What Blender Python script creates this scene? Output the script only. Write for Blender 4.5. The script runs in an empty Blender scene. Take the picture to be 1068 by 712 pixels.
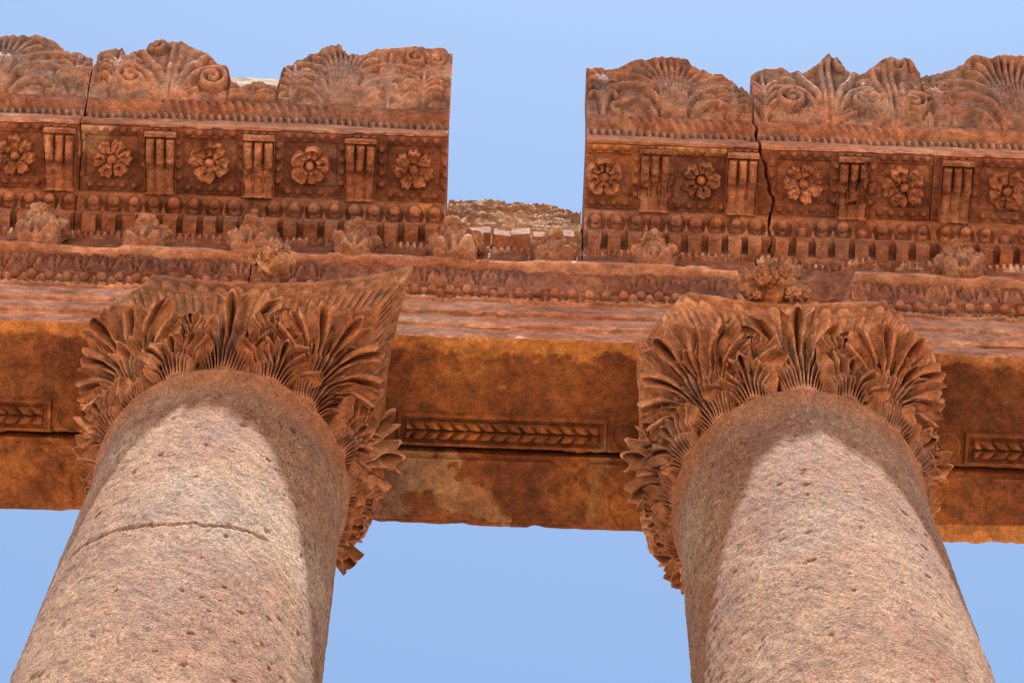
import bpy, math, random
import numpy as np
from math import pi, sin, cos, radians
from mathutils import Matrix, Vector

random.seed(4)
ZO = 1.65                      # eye height: all heights below are measured from the eye
scene = bpy.context.scene
C = scene.collection

# ------------------------------------------------------------------ noise
def _hash(ix, iy, iz, seed):
    h = (ix.astype(np.uint32) * np.uint32(374761393) + iy.astype(np.uint32) * np.uint32(668265263)
         + iz.astype(np.uint32) * np.uint32(2147483647 // 3) + np.uint32(seed * 974711 + 12345))
    h = (h ^ (h >> np.uint32(13))) * np.uint32(1274126177)
    h = (h ^ (h >> np.uint32(16))) * np.uint32(2246822519)
    h = h ^ (h >> np.uint32(15))
    return h.astype(np.float64) / 4294967295.0

def vnoise(P, seed=0):
    F = np.floor(P); f = P - F; I = F.astype(np.int64)
    u = f * f * f * (f * (f * 6 - 15) + 10)
    r = 0
    for dx in (0, 1):
        wx = u[..., 0] if dx else 1 - u[..., 0]
        for dy in (0, 1):
            wy = u[..., 1] if dy else 1 - u[..., 1]
            for dz in (0, 1):
                wz = u[..., 2] if dz else 1 - u[..., 2]
                r = r + wx * wy * wz * _hash(I[..., 0] + dx, I[..., 1] + dy, I[..., 2] + dz, seed)
    return r * 2 - 1

def fbm(P, scale, octv=4, seed=0, gain=.5):
    a, s, r, t = 1.0, scale, 0, 0
    for o in range(octv):
        r = r + a * vnoise(P * s + 17.3 * o + 3.1 * seed, seed + o); t += a
        a *= gain; s *= 2.03
    return r / t

def sst(x, a, b):
    t = np.clip((x - a) / (b - a), 0, 1)
    return t * t * (3 - 2 * t)

# ------------------------------------------------------------------ mesh helpers
def mesh_from(name, V, F, mat, sharp=42):
    me = bpy.data.meshes.new(name)
    me.from_pydata([tuple(v) for v in V], [], F)
    me.materials.append(mat)
    me.polygons.foreach_set('use_smooth', [True] * len(me.polygons))
    if sharp:
        me.set_sharp_from_angle(angle=radians(sharp))
    me.update()
    return me

class MB:
    def __init__(self): self.V = []; self.F = []; self.n = 0
    def add(self, V, F):
        V = np.asarray(V).reshape(-1, 3)
        self.V.append(V); self.F += [tuple(int(i) + self.n for i in f) for f in F]; self.n += len(V)
    def grid(self, P, cu=False, cv=False, flip=False):
        nu, nv = P.shape[:2]
        i = np.arange(nu if cu else nu - 1); j = np.arange(nv if cv else nv - 1)
        I, J = np.meshgrid(i, j, indexing='ij')
        I2 = (I + 1) % nu; J2 = (J + 1) % nv
        q = np.stack([I * nv + J, I2 * nv + J, I2 * nv + J2, I * nv + J2], -1).reshape(-1, 4)
        if flip: q = q[:, ::-1]
        self.add(P, q.tolist())
    def shell(self, P, T, flip=False, holes=None):
        """a sheet P with a back sheet T, closed round the border; quads marked in holes are drilled through"""
        nu, nv = P.shape[:2]
        idx = lambda i, j: i * nv + j
        N = nu * nv
        F = []
        for i in range(nu - 1):
            for j in range(nv - 1):
                a, b, c, d = idx(i, j), idx(i + 1, j), idx(i + 1, j + 1), idx(i, j + 1)
                if holes is not None and holes[i, j]:
                    for (di, dj, p, q) in ((0, -1, a, b), (1, 0, b, c), (0, 1, c, d), (-1, 0, d, a)):
                        ii, jj = i + di, j + dj
                        if 0 <= ii < nu - 1 and 0 <= jj < nv - 1 and not holes[ii, jj]: F.append((p, q, q + N, p + N))
                    continue
                F.append((a, b, c, d)); F.append((a + N, d + N, c + N, b + N))
        border = [idx(i, 0) for i in range(nu)] + [idx(nu - 1, j) for j in range(1, nv)] + \
                 [idx(i, nv - 1) for i in range(nu - 2, -1, -1)] + [idx(0, j) for j in range(nv - 2, 0, -1)]
        for k in range(len(border)):
            a, b = border[k], border[(k + 1) % len(border)]
            F.append((b, a, a + N, b + N))
        if flip: F = [f[::-1] for f in F]
        self.add(np.concatenate([P.reshape(-1, 3), T.reshape(-1, 3)]), F)
    def V_all(self): return np.concatenate(self.V)
    def mesh(self, name, mat, off=(0, 0, 0), sharp=42, fn=None):
        V = self.V_all()
        if fn is not None: V = fn(V)
        return mesh_from(name, V - np.array(off), self.F, mat, sharp)

def link(name, me, parent=None, loc=(0, 0, 0), rot=(0, 0, 0), scl=(1, 1, 1)):
    o = bpy.data.objects.new(name, me); C.objects.link(o)
    o.location = loc; o.rotation_euler = rot; o.scale = scl
    if parent: o.parent = parent
    return o

def thing(name, label, cat, base, group=None):
    o = bpy.data.objects.new(name, None); C.objects.link(o)
    o.location = (base[0], base[1], base[2] + ZO)
    o.empty_display_size = .3
    o['label'] = label; o['category'] = cat; o['kind'] = 'thing'
    if group: o['group'] = group
    return o

def grid_normals(P):
    du = np.gradient(P, axis=0); dv = np.gradient(P, axis=1)
    n = np.cross(du, dv); l = np.linalg.norm(n, axis=-1, keepdims=True)
    return n / np.maximum(l, 1e-9)

def resample(prof, step):
    """profile polyline -> points, with a corner weight (positive on outer corners)"""
    pts = []; cw = []
    n = len(prof)
    for k in range(n):
        a = np.array(prof[k], float); b = np.array(prof[(k + 1) % n], float)
        z = np.array(prof[k - 1], float)
        e0 = a - z; e1 = b - a
        turn = math.atan2(e0[0] * e1[1] - e0[1] * e1[0], float(e0 @ e1))
        L = np.linalg.norm(e1); m = max(1, int(math.ceil(L / step)))
        for i in range(m):
            pts.append(a + (b - a) * i / m); cw.append(turn if i == 0 else 0.0)
    return np.array(pts), np.array(cw)

def sweep(prof, xa, xb, step=.03, amp=.006, chip=.03, seed=0, endjag=0.0, xstep=None, bigchip=0.0):
    """moulding of closed (y,z) profile swept along X, eroded; xa, xb numbers or functions of z"""
    pts, cw = resample(prof, step)
    area = 0.5 * np.sum(pts[:, 0] * np.roll(pts[:, 1], -1) - np.roll(pts[:, 0], -1) * pts[:, 1])
    sgn = 1 if area > 0 else -1
    ex = np.clip(cw * sgn, 0, 1.6)                       # outer corners
    exb = ex + .55 * (np.roll(ex, 1) + np.roll(ex, -1)) + .2 * (np.roll(ex, 2) + np.roll(ex, -2))
    exb = np.clip(exb / 1.5, 0, 1)
    fa = xa if callable(xa) else (lambda y, z: xa + 0 * z)
    fb = xb if callable(xb) else (lambda y, z: xb + 0 * z)
    A = fa(pts[:, 0], pts[:, 1]); B = fb(pts[:, 0], pts[:, 1])
    nx = max(2, int(round((B - A).max() / (xstep or step))))
    u = np.linspace(0, 1, nx + 1)
    X = A[None] * (1 - u[:, None]) + B[None] * u[:, None]
    P = np.stack([X, np.broadcast_to(pts[:, 0], X.shape), np.broadcast_to(pts[:, 1], X.shape)], -1)
    t = np.roll(pts, -1, 0) - np.roll(pts, 1, 0)
    t = t / np.maximum(np.linalg.norm(t, axis=1, keepdims=True), 1e-9)
    nrm = np.stack([t[:, 1], -t[:, 0]], 1) * sgn         # outward
    N = np.stack([0 * X, np.broadcast_to(nrm[:, 0], X.shape), np.broadcast_to(nrm[:, 1], X.shape)], -1)
    d = amp * fbm(P, 2.3, 4, seed) + amp * .8 * fbm(P, 9, 3, seed + 5)
    c1 = sst(fbm(P, 3.4, 4, seed + 9), .05, .45)
    d = d - chip * exb[None] * (c1 + .18)
    if bigchip:
        c2 = sst(fbm(P, 1.1, 5, seed + 21), .12, .3)
        d = d - bigchip * np.clip(exb[None] * 1.3, 0, 1) * c2
    P = P + N * d[..., None]
    endw = np.minimum(np.minimum(u, 1 - u) * nx * (xstep or step), .05) / .05
    if endjag:
        e = fbm(np.stack([pts[:, 0], pts[:, 1], pts[:, 0] * 0 + seed], -1), 5, 4, seed + 3) * endjag
        P[0, :, 0] += e; P[-1, :, 0] += e[::-1]
    mb = MB(); mb.grid(P, cv=True, flip=(sgn < 0))
    k = len(pts)
    c0 = list(range(k)); c1_ = [nx * k + i for i in range(k)]
    if sgn > 0: mb.F.append(tuple(c0[::-1])); mb.F.append(tuple(c1_))
    else: mb.F.append(tuple(c0)); mb.F.append(tuple(c1_[::-1]))
    # face winding is made consistent afterwards
    return mb

def fix_normals(me):
    import bmesh
    bm = bmesh.new(); bm.from_mesh(me); bmesh.ops.recalc_face_normals(bm, faces=bm.faces); bm.to_mesh(me); bm.free()

# ------------------------------------------------------------------ materials
def stone(name, ramp, scale=1.1, mott=(.56, 1.44), fine=(.70, 1.28), stain=(.05, .02, .012), stain_amt=.55,
          stain_thr=(.56, .72), bump=.5, bdist=.012, grain=26, pits=.35, pale=None, pale_thr=(.62, .7), stretch=(1, 1, 1), vary=.12, edge=.35, rough=.92, cool=None, blots=(), speck=None, rim=None):
    m = bpy.data.materials.new(name); m.use_nodes = True
    nt = m.node_tree; N = nt.nodes; L = nt.links; N.clear()
    out = N.new('ShaderNodeOutputMaterial'); bs = N.new('ShaderNodeBsdfPrincipled')
    L.new(bs.outputs[0], out.inputs[0]); bs.inputs['Roughness'].default_value = rough
    bs.inputs['Specular IOR Level'].default_value = .18
    geo = N.new('ShaderNodeNewGeometry'); mp = N.new('ShaderNodeMapping'); mp.inputs['Scale'].default_value = stretch
    oi = N.new('ShaderNodeObjectInfo')
    L.new(geo.outputs['Position'], mp.inputs['Vector'])
    P = mp.outputs[0]
    def noise(s, d=6, r=.6, vec=None, dist=0.0):
        n = N.new('ShaderNodeTexNoise'); n.inputs['Scale'].default_value = s; n.inputs['Detail'].default_value = d
        n.inputs['Roughness'].default_value = r; n.inputs['Distortion'].default_value = dist
        L.new(vec or P, n.inputs['Vector']); return n.outputs['Fac']
    def mapr(v, a, b, c, d):
        n = N.new('ShaderNodeMapRange'); n.inputs[1].default_value = a; n.inputs[2].default_value = b
        n.inputs[3].default_value = c; n.inputs[4].default_value = d; L.new(v, n.inputs[0]); return n.outputs[0]
    def mul(col, fac):
        n = N.new('ShaderNodeVectorMath'); n.operation = 'SCALE'; L.new(col, n.inputs[0]); L.new(fac, n.inputs[3]); return n.outputs[0]
    def mixc(f, a, b):
        n = N.new('ShaderNodeMix'); n.data_type = 'RGBA'; L.new(f, n.inputs[0])
        for k, v in ((6, a), (7, b)):
            if isinstance(v, tuple): n.inputs[k].default_value = v + (1,)
            else: L.new(v, n.inputs[k])
        return n.outputs[2]
    cr = N.new('ShaderNodeValToRGB'); el = cr.color_ramp.elements
    while len(el) < len(ramp): el.new(.5)
    for e, (p, c) in zip(el, ramp): e.position = p; e.color = c + (1,)
    L.new(noise(scale, 8, .62, None, .4), cr.inputs[0])
    col = cr.outputs[0]
    if pale:
        col = mixc(mapr(noise(1.7, 9, .7), pale_thr[0], pale_thr[1], 0, .8), col, pale)
    col = mixc(mapr(noise(2.6, 10, .68, None, .3), stain_thr[0], stain_thr[1], 0, stain_amt), col, stain)
    if cool: col = mixc(mapr(noise(.75, 7, .6), .46, .66, 0, cool[1]), col, cool[0])
    if speck:                                               # dark crystals and pale flakes of the stone
        sv = N.new('ShaderNodeVectorMath'); sv.operation = 'ADD'; L.new(P, sv.inputs[0])
        wn = N.new('ShaderNodeTexNoise'); wn.inputs['Scale'].default_value = 3.0; L.new(P, wn.inputs['Vector']); L.new(wn.outputs['Color'], sv.inputs[1])
        s1 = noise(speck[0], 5, .72, sv.outputs[0], .6)
        col = mul(col, mapr(s1, speck[1], speck[2], speck[3], 1.0)); col = mul(col, mapr(s1, .52, .66, 1.0, 1.4))
        col = mul(col, mapr(noise(11, 3, .5, sv.outputs[0], 1.0), .66, .72, 1.0, .35))
    if rim:                                                 # orange-red band at the top of the shaft, ragged lower edge
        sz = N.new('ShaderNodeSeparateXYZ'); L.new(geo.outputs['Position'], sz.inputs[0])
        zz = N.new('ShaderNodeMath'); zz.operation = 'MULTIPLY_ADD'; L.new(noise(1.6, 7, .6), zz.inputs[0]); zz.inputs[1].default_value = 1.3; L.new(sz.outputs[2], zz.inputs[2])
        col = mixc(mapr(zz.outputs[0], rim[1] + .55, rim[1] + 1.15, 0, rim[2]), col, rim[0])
    for (cx_, cy_, rx_, ry_, amp_, colr, amt) in blots:     # single stains and colour patches, each at its place on the stone
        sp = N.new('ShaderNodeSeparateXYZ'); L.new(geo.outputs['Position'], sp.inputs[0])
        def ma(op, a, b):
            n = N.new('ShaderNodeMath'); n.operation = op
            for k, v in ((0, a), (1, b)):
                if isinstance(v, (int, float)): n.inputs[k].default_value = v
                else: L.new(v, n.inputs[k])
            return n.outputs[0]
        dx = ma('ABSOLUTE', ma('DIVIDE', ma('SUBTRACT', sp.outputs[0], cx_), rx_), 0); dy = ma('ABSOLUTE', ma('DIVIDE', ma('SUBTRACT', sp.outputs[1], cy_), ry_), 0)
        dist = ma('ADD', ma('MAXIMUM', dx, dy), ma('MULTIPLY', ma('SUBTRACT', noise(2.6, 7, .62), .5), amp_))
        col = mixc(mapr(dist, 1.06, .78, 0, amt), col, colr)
    col = mul(col, mapr(noise(8, 7, .62), .3, .7, mott[0], mott[1]))
    col = mul(col, mapr(noise(24, 5, .65, None, .5), .32, .68, .76, 1.26))
    col = mul(col, mapr(noise(70, 4, .6), .3, .7, fine[0], fine[1]))
    if vary: col = mul(col, mapr(oi.outputs['Random'], 0, 1, 1 - vary, 1 + vary))
    if edge:
        col = mul(col, mapr(geo.outputs['Pointiness'], .5, .6, 1, 1 + edge))
    L.new(col, bs.inputs['Base Color'])
    b1 = noise(grain, 8, .65); b2 = noise(grain * .28, 6, .6)
    vo = N.new('ShaderNodeTexVoronoi'); vo.inputs['Scale'].default_value = grain * 1.1; L.new(P, vo.inputs['Vector'])
    pit = mapr(vo.outputs['Distance'], 0, .28, -pits, 0)
    a = N.new('ShaderNodeMath'); a.operation = 'ADD'; L.new(b1, a.inputs[0]); L.new(b2, a.inputs[1])
    a2 = N.new('ShaderNodeMath'); a2.operation = 'ADD'; L.new(a.outputs[0], a2.inputs[0]); L.new(pit, a2.inputs[1])
    bp = N.new('ShaderNodeBump'); bp.inputs['Strength'].default_value = bump; bp.inputs['Distance'].default_value = bdist
    L.new(a2.outputs[0], bp.inputs['Height']); L.new(bp.outputs[0], bs.inputs['Normal'])
    return m

# real stone colours, iron stained
M_red = stone('red_iron_stone', [(.28, (.15, .048, .027)), (.45, (.24, .080, .041)), (.6, (.33, .125, .066)), (.75, (.44, .22, .13))], pale=(.46, .21, .085), pale_thr=(.6, .68), cool=((.23, .125, .095), .6))
M_redD = stone('dark_red_stone', [(.28, (.125, .040, .022)), (.5, (.205, .067, .034)), (.72, (.31, .12, .062))], stain_amt=.5, pale=(.42, .17, .06), pale_thr=(.61, .68), cool=((.15, .07, .055), .5),
               blots=[(.86, -1.72, .34, .34, 4.0, (.40, .15, .045), .65), (1.7, -1.98, .30, .10, 4.0, (.44, .20, .08), .6), (-3.95, -1.9, .16, .2, 3.0, (.44, .25, .14), .7)])
M_sima = stone('weathered_sima_stone', [(.28, (.20, .08, .052)), (.45, (.31, .125, .075)), (.6, (.38, .175, .105)), (.78, (.42, .25, .17))], cool=((.22, .15, .125), .65),
               stain=(.10, .07, .06), stain_amt=.75, stain_thr=(.45, .66), bump=.7)
M_orn = stone('carved_ornament_stone', [(.28, (.17, .055, .03)), (.45, (.265, .095, .048)), (.6, (.35, .14, .075)), (.78, (.46, .24, .14))], scale=2.0, stain_amt=.5, bump=.6, vary=.2)
M_prot = stone('bracket_stone', [(.28, (.18, .07, .04)), (.45, (.29, .115, .064)), (.6, (.37, .17, .10)), (.78, (.46, .28, .19))], scale=2.5, stain=(.09, .055, .04), stain_amt=.7, bump=.9)
M_cap = stone('capital_stone', [(.28, (.20, .068, .032)), (.45, (.32, .115, .052)), (.6, (.42, .18, .088)), (.78, (.55, .31, .18))], stain_amt=.6, bump=.7, pale=(.50, .28, .16), pale_thr=(.6, .7), cool=((.20, .12, .085), .45))
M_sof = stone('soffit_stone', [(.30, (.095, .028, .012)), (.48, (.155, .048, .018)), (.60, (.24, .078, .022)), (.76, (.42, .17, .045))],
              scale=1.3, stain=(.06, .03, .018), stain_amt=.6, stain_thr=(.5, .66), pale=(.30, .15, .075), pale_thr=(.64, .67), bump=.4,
              blots=[(.2, -.87, 1.75, .15, 4.4, (.44, .17, .045), .7), (-4.2, -.87, 1.3, .13, 3.0, (.44, .17, .05), .7), (4.2, -.87, 1.2, .12, 3.0, (.40, .15, .05), .6),  # brighter orange strips along the soffit's front edge
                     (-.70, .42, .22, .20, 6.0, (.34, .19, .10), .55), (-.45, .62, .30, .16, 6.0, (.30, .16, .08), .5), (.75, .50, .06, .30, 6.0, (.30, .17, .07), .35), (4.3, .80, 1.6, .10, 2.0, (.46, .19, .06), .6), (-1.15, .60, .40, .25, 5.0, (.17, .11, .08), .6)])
M_fas = stone('fascia_stone', [(.3, (.27, .095, .05)), (.5, (.39, .165, .10)), (.7, (.48, .255, .17))], scale=1.4, stretch=(.65, 1, 1.2),
              stain=(.09, .035, .02), stain_amt=.6, bump=.4)
M_core = stone('rubble_core_stone', [(.3, (.24, .10, .05)), (.5, (.42, .22, .13)), (.7, (.62, .45, .32))], scale=2.2, bump=1.0, bdist=.03, grain=14, stretch=(1, 1, 2.5))
M_pale = stone('pale_limestone', [(.3, (.22, .14, .09)), (.55, (.32, .23, .16)), (.75, (.4, .31, .23))], stain_amt=.3)

M_strip = stone('chalky_bead_stone', [(.45, (.24, .075, .036)), (.55, (.34, .16, .10)), (.66, (.48, .30, .22))], scale=6, stain_amt=.4)

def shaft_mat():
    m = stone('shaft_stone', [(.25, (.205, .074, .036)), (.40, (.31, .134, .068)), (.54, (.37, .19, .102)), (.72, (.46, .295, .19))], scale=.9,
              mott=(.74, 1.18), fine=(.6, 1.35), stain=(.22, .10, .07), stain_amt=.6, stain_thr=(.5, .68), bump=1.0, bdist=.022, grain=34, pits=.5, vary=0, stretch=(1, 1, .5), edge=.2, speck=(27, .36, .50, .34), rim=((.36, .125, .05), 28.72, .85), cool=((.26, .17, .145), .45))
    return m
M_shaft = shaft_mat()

def ground_mat():
    m = bpy.data.materials.new('dusty_ground'); m.use_nodes = True
    nt = m.node_tree; bs = nt.nodes['Principled BSDF']; bs.inputs['Roughness'].default_value = .95
    n = nt.nodes.new('ShaderNodeTexNoise'); n.inputs['Scale'].default_value = .7; n.inputs['Detail'].default_value = 9
    g = nt.nodes.new('ShaderNodeNewGeometry'); nt.links.new(g.outputs['Position'], n.inputs['Vector'])
    cr = nt.nodes.new('ShaderNodeValToRGB'); nt.links.new(n.outputs['Fac'], cr.inputs[0])
    cr.color_ramp.elements[0].position = .3; cr.color_ramp.elements[0].color = (.38, .27, .175, 1)
    cr.color_ramp.elements[1].position = .7; cr.color_ramp.elements[1].color = (.50, .37, .25, 1)
    nt.links.new(cr.outputs[0], bs.inputs['Base Color'])
    return m
M_ground = ground_mat()

# ------------------------------------------------------------------ key sizes (metres, heights from the eye)
AX = (-2.375, 2.375)           # column axes
ZR = 27.55                     # top of the shafts
ZS = 29.40                     # soffit
FLOOR = 9.6                    # terrace the columns stand on

# ------------------------------------------------------------------ ground with the raised terrace
mb = MB()
ys = [(-900, -ZO), (-3.2, -ZO), (-3.2, FLOOR), (7.5, FLOOR), (7.5, -ZO), (900, -ZO)]
P = np.array([[(x, y, z) for (y, z) in ys] for x in (-60, 60)], float)
mb.grid(P)
mb.add([(-60, -3.2, -ZO), (-60, 7.5, -ZO), (-60, 7.5, FLOOR), (-60, -3.2, FLOOR)], [(0, 1, 2, 3)])
mb.add([(60, -3.2, -ZO), (60, 7.5, -ZO), (60, 7.5, FLOOR), (60, -3.2, FLOOR)], [(3, 2, 1, 0)])
for x0, x1 in ((-900, -60), (60, 900)):
    mb.add([(x0, -900, -ZO), (x1, -900, -ZO), (x1, 900, -ZO), (x0, 900, -ZO)], [(0, 1, 2, 3)])
gme = mb.mesh('ground', M_ground, sharp=0)
gme.polygons.foreach_set('use_smooth', [False] * len(gme.polygons)); fix_normals(gme)
g = link('ground', gme, None, (0, 0, ZO)); g['kind'] = 'structure'
g['label'] = 'dusty stone ground with the raised temple terrace'

# ------------------------------------------------------------------ acanthus leaves
def leaf_mesh(name, H, W, th, nl=7, curl=2.3, lean=.12, seed=0, r0=1.0, notch=.3, thick=.045, nu=141, nv=54, cup=.05, tipw=1.0):
    ph = np.linspace(-1, 1, nu)[:, None] * np.ones((1, nv))
    rho = np.linspace(0, 1, nv)[None, :] * np.ones((nu, 1))
    k = ph * nl / 2
    c = np.abs((k + .5) % 1 - .5) * 2                     # 0 on a lobe's axis, 1 in the notch
    lobe = np.round(k)
    rng = np.random.RandomState(seed)
    jit = np.where(rng.rand(64) < .2, -.24, rng.uniform(-.11, .07, 64))[(lobe + 20).astype(int)]
    c2 = np.abs((k * 3 + .5) % 1 - .5) * 2
    env = 1 - .42 * np.abs(ph) ** 1.4 + jit
    R = H * env * (1 - notch * sst(c, .66, 1.0)) * (1 - .10 * c2 ** 1.5) * (1 + .05 * fbm(np.stack([ph * 6, 0 * ph, 0 * ph + seed], -1), 1.0, 4, seed))
    ang = ph * th * (.35 + .65 * rho ** .8)
    # fronds bend away from the axis toward the tip
    ang = ang + .22 * ph * rho ** 3
    a = ph * W * (1 - .35 * rho) + rho * R * np.sin(ang) * tipw
    b = rho * R * np.cos(ang)
    # carving
    d = cup * np.cos(ph * pi / 2)
    gdepth = sst(rho, .03, .35)
    d = d - .12 * gdepth * sst(c, .66, .95)
    kk = k + .10 * fbm(np.stack([ph * 2, rho * 2, 0 * ph + seed], -1), 1.2, 3, seed)
    d = d + .030 * gdepth * np.sin(np.clip(c, 0, 1) * pi) * (1 - .3 * rho) + .06 * jit * sst(rho, .3, .9)
    d = d + .055 * gdepth * np.exp(-((c - .42) / .20) ** 2) - .03 * gdepth * np.exp(-(c / .16) ** 2)
    gl = 1 - np.abs((kk + .5) % 1 - .5) * 2                # thin drilled lines between the ribs
    d = d - .085 * gdepth * sst(gl, .80, .96) * (1 - sst(rho, .80, .93))
    hole = np.hypot((1 - c) / np.maximum(.62 + .9 * jit, .2), (rho - .60 - .25 * jit) / np.maximum(.12 + .15 * jit, .06))
    d = d - .05 * (1 - sst(hole, .9, 1.5)) + .06 * sst(rho, .86, 1.0) * (1 - c)
    d = d + .05 * (np.abs(ph) ** 2) * sst(rho, .5, 1.0)
    # spine: rises along the bell, then rolls over
    s = np.linspace(0, 1, 200)
    al = lean + .16 * s + curl * s ** 4.5
    ds = H / 199
    so = np.concatenate([[0], np.cumsum(np.sin(al) * ds)[:-1]]); su = np.concatenate([[0], np.cumsum(np.cos(al) * ds)[:-1]])
    q = np.clip(b / H, 0, 1)
    o = np.interp(q, s, so); u = np.interp(q, s, su); aa = np.interp(q, s, al)
    def place(dd):
        oo = o + dd * np.cos(aa); uu = u - dd * np.sin(aa)
        rr = r0 + oo
        w = a / (r0 + .25)
        return np.stack([rr * np.sin(w), -rr * np.cos(w), uu], -1)
    Pf = place(d)
    nz = fbm(Pf + seed * 3.7, 5, 4, seed) * .028 + fbm(Pf + seed * 1.3, 16, 3, seed + 2) * .008
    Pf = place(d + nz); Pb = place(d + nz - thick * (1 - .35 * rho) - .0)
    hq = (hole[:-1, :-1] + hole[1:, :-1] + hole[1:, 1:] + hole[:-1, 1:]) / 4 < .95
    hq &= (np.abs(ph[:-1, :-1]) < .93) & (rho[:-1, :-1] < .8)
    mb = MB(); mb.shell(Pf, Pb, holes=hq)
    me = mb.mesh(name, M_cap, sharp=55); fix_normals(me)
    return me

TALL = [leaf_mesh('tall_leaf', 1.44, .18, .62, 7, 2.1, .02, s, .99, .44, thick=.055, nu=177, nv=60) for s in (1, 2, 3)]
LOW = [leaf_mesh('low_leaf', .80, .14, .56, 5, 2.1, .06, s, 1.0, .44, thick=.06) for s in (11, 12, 13)]
CORN = [leaf_mesh('corner_leaf', 1.34, .15, .54, 7, 1.25, .40, s, 1.02, .42, thick=.06, nu=177, nv=60) for s in (21, 22)]
INNER = [leaf_mesh('inner_leaf', .62, .08, .5, 5, 1.9, .14, s, 1.05, .42, thick=.05) for s in (31, 32)]
SPRIG = [leaf_mesh('sprig_leaf', .42, .05, .8, 5, 1.6, .25, s, .10, .36, thick=.035, nu=61, nv=26) for s in (41, 42)]

def abacus(cx, cuts, seed):
    """concave-sided slab with fluted cavetto and a row of pearls; cuts: {(sx,sy): diagonal distance}"""
    n = 220
    s = np.linspace(-1, 1, n, endpoint=False)
    side = np.stack([s * 1.47, -(1.27 + .21 * np.abs(s) ** 2.2)], 1)
    per = []
    for kk in range(4):
        a = kk * pi / 2; R = np.array([[cos(a), -sin(a)], [sin(a), cos(a)]])
        per.append(side @ R.T)
    per = np.concatenate(per)
    per = np.array(per)
    zs = np.concatenate([np.linspace(28.93, 29.17, 22), np.linspace(29.18, 29.31, 14), np.linspace(29.32, 29.385, 6)])
    t = (zs - 28.93) / (29.17 - 28.93)
    sc = np.where(zs < 29.175, .83 + .10 * np.clip(t, 0, 1) ** 1.3, np.where(zs < 29.315, .955, 1.0))
    ln = np.concatenate([[0], np.cumsum(np.linalg.norm(np.diff(per, axis=0), axis=1))])
    fl = .045 * np.abs(np.cos(pi * ln / .085))
    pe = .05 * np.sqrt(np.clip(1 - (((ln / .155) % 1 - .5) / .36) ** 2, 0, 1))
    rad = np.linalg.norm(per, axis=1, keepdims=True); dirn = per / rad
    P = np.zeros((len(per), len(zs), 3))
    for j, z in enumerate(zs):
        off = 0
        if z < 29.17: off = fl * sst(np.array(t[j]), .05, .25) * (1 - sst(np.array(t[j]), .85, 1.0))
        elif z < 29.315: off = pe * math.sqrt(max(0, 1 - ((z - 29.245) / .062) ** 2))
        q = per * sc[j] + dirn * np.reshape(off, (-1, 1)) if np.ndim(off) else per * sc[j]
        P[:, j, 0] = q[:, 0]; P[:, j, 1] = q[:, 1]; P[:, j, 2] = z
    for (sx, sy), dm in cuts.items():
        D = np.array([sx, sy]) / math.sqrt(2)
        dd = P[..., :2] @ D
        lim = dm + .10 * fbm(P, 3, 4, seed + 4) + .1 * (29.2 - P[..., 2])
        over = np.clip(dd - lim, 0, None)
        P[..., 0] -= over * D[0]; P[..., 1] -= over * D[1]
    er = fbm(P + cx, 4, 4, seed) * .02 + fbm(P + cx, 14, 3, seed + 1) * .008
    P[..., :2] += (dirn[:, None, :] * er[..., None])
    P[..., 0] += cx
    mb = MB(); mb.grid(P, cu=True)
    m = len(zs); nn = len(per)
    mb.F.append(tuple(i * m for i in range(nn))[::-1]); mb.F.append(tuple(i * m + m - 1 for i in range(nn)))
    return mb

def blob(center, size, seed, rough=.12, e=3.0, nu=56, nv=40, ridge=0):
    th = np.linspace(0, 2 * pi, nu, endpoint=False)[:, None] * np.ones((1, nv))
    ph = np.linspace(-pi / 2 + .02, pi / 2 - .02, nv)[None] * np.ones((nu, 1))
    x = np.cos(ph) * np.cos(th); y = np.cos(ph) * np.sin(th); z = np.sin(ph)
    k = (np.abs(x) ** e + np.abs(y) ** e + np.abs(z) ** e) ** (-1 / e)
    P = np.stack([x * k, y * k, z * k], -1) * np.array(size)
    Q = P + seed * 5.1
    nrm = np.stack([x, y, z], -1)
    n = fbm(Q, 4.2, 5, seed, .55)
    if ridge: n = n + ridge * (1 - 2 * np.abs(fbm(Q, 7, 3, seed + 8)))
    P = P + nrm * (n * rough)[..., None]
    mb = MB(); mb.grid(P + np.array(center), cu=True)
    mb.F.append(tuple(i * nv for i in range(nu))[::-1]); mb.F.append(tuple(i * nv + nv - 1 for i in range(nu)))
    return mb

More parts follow.
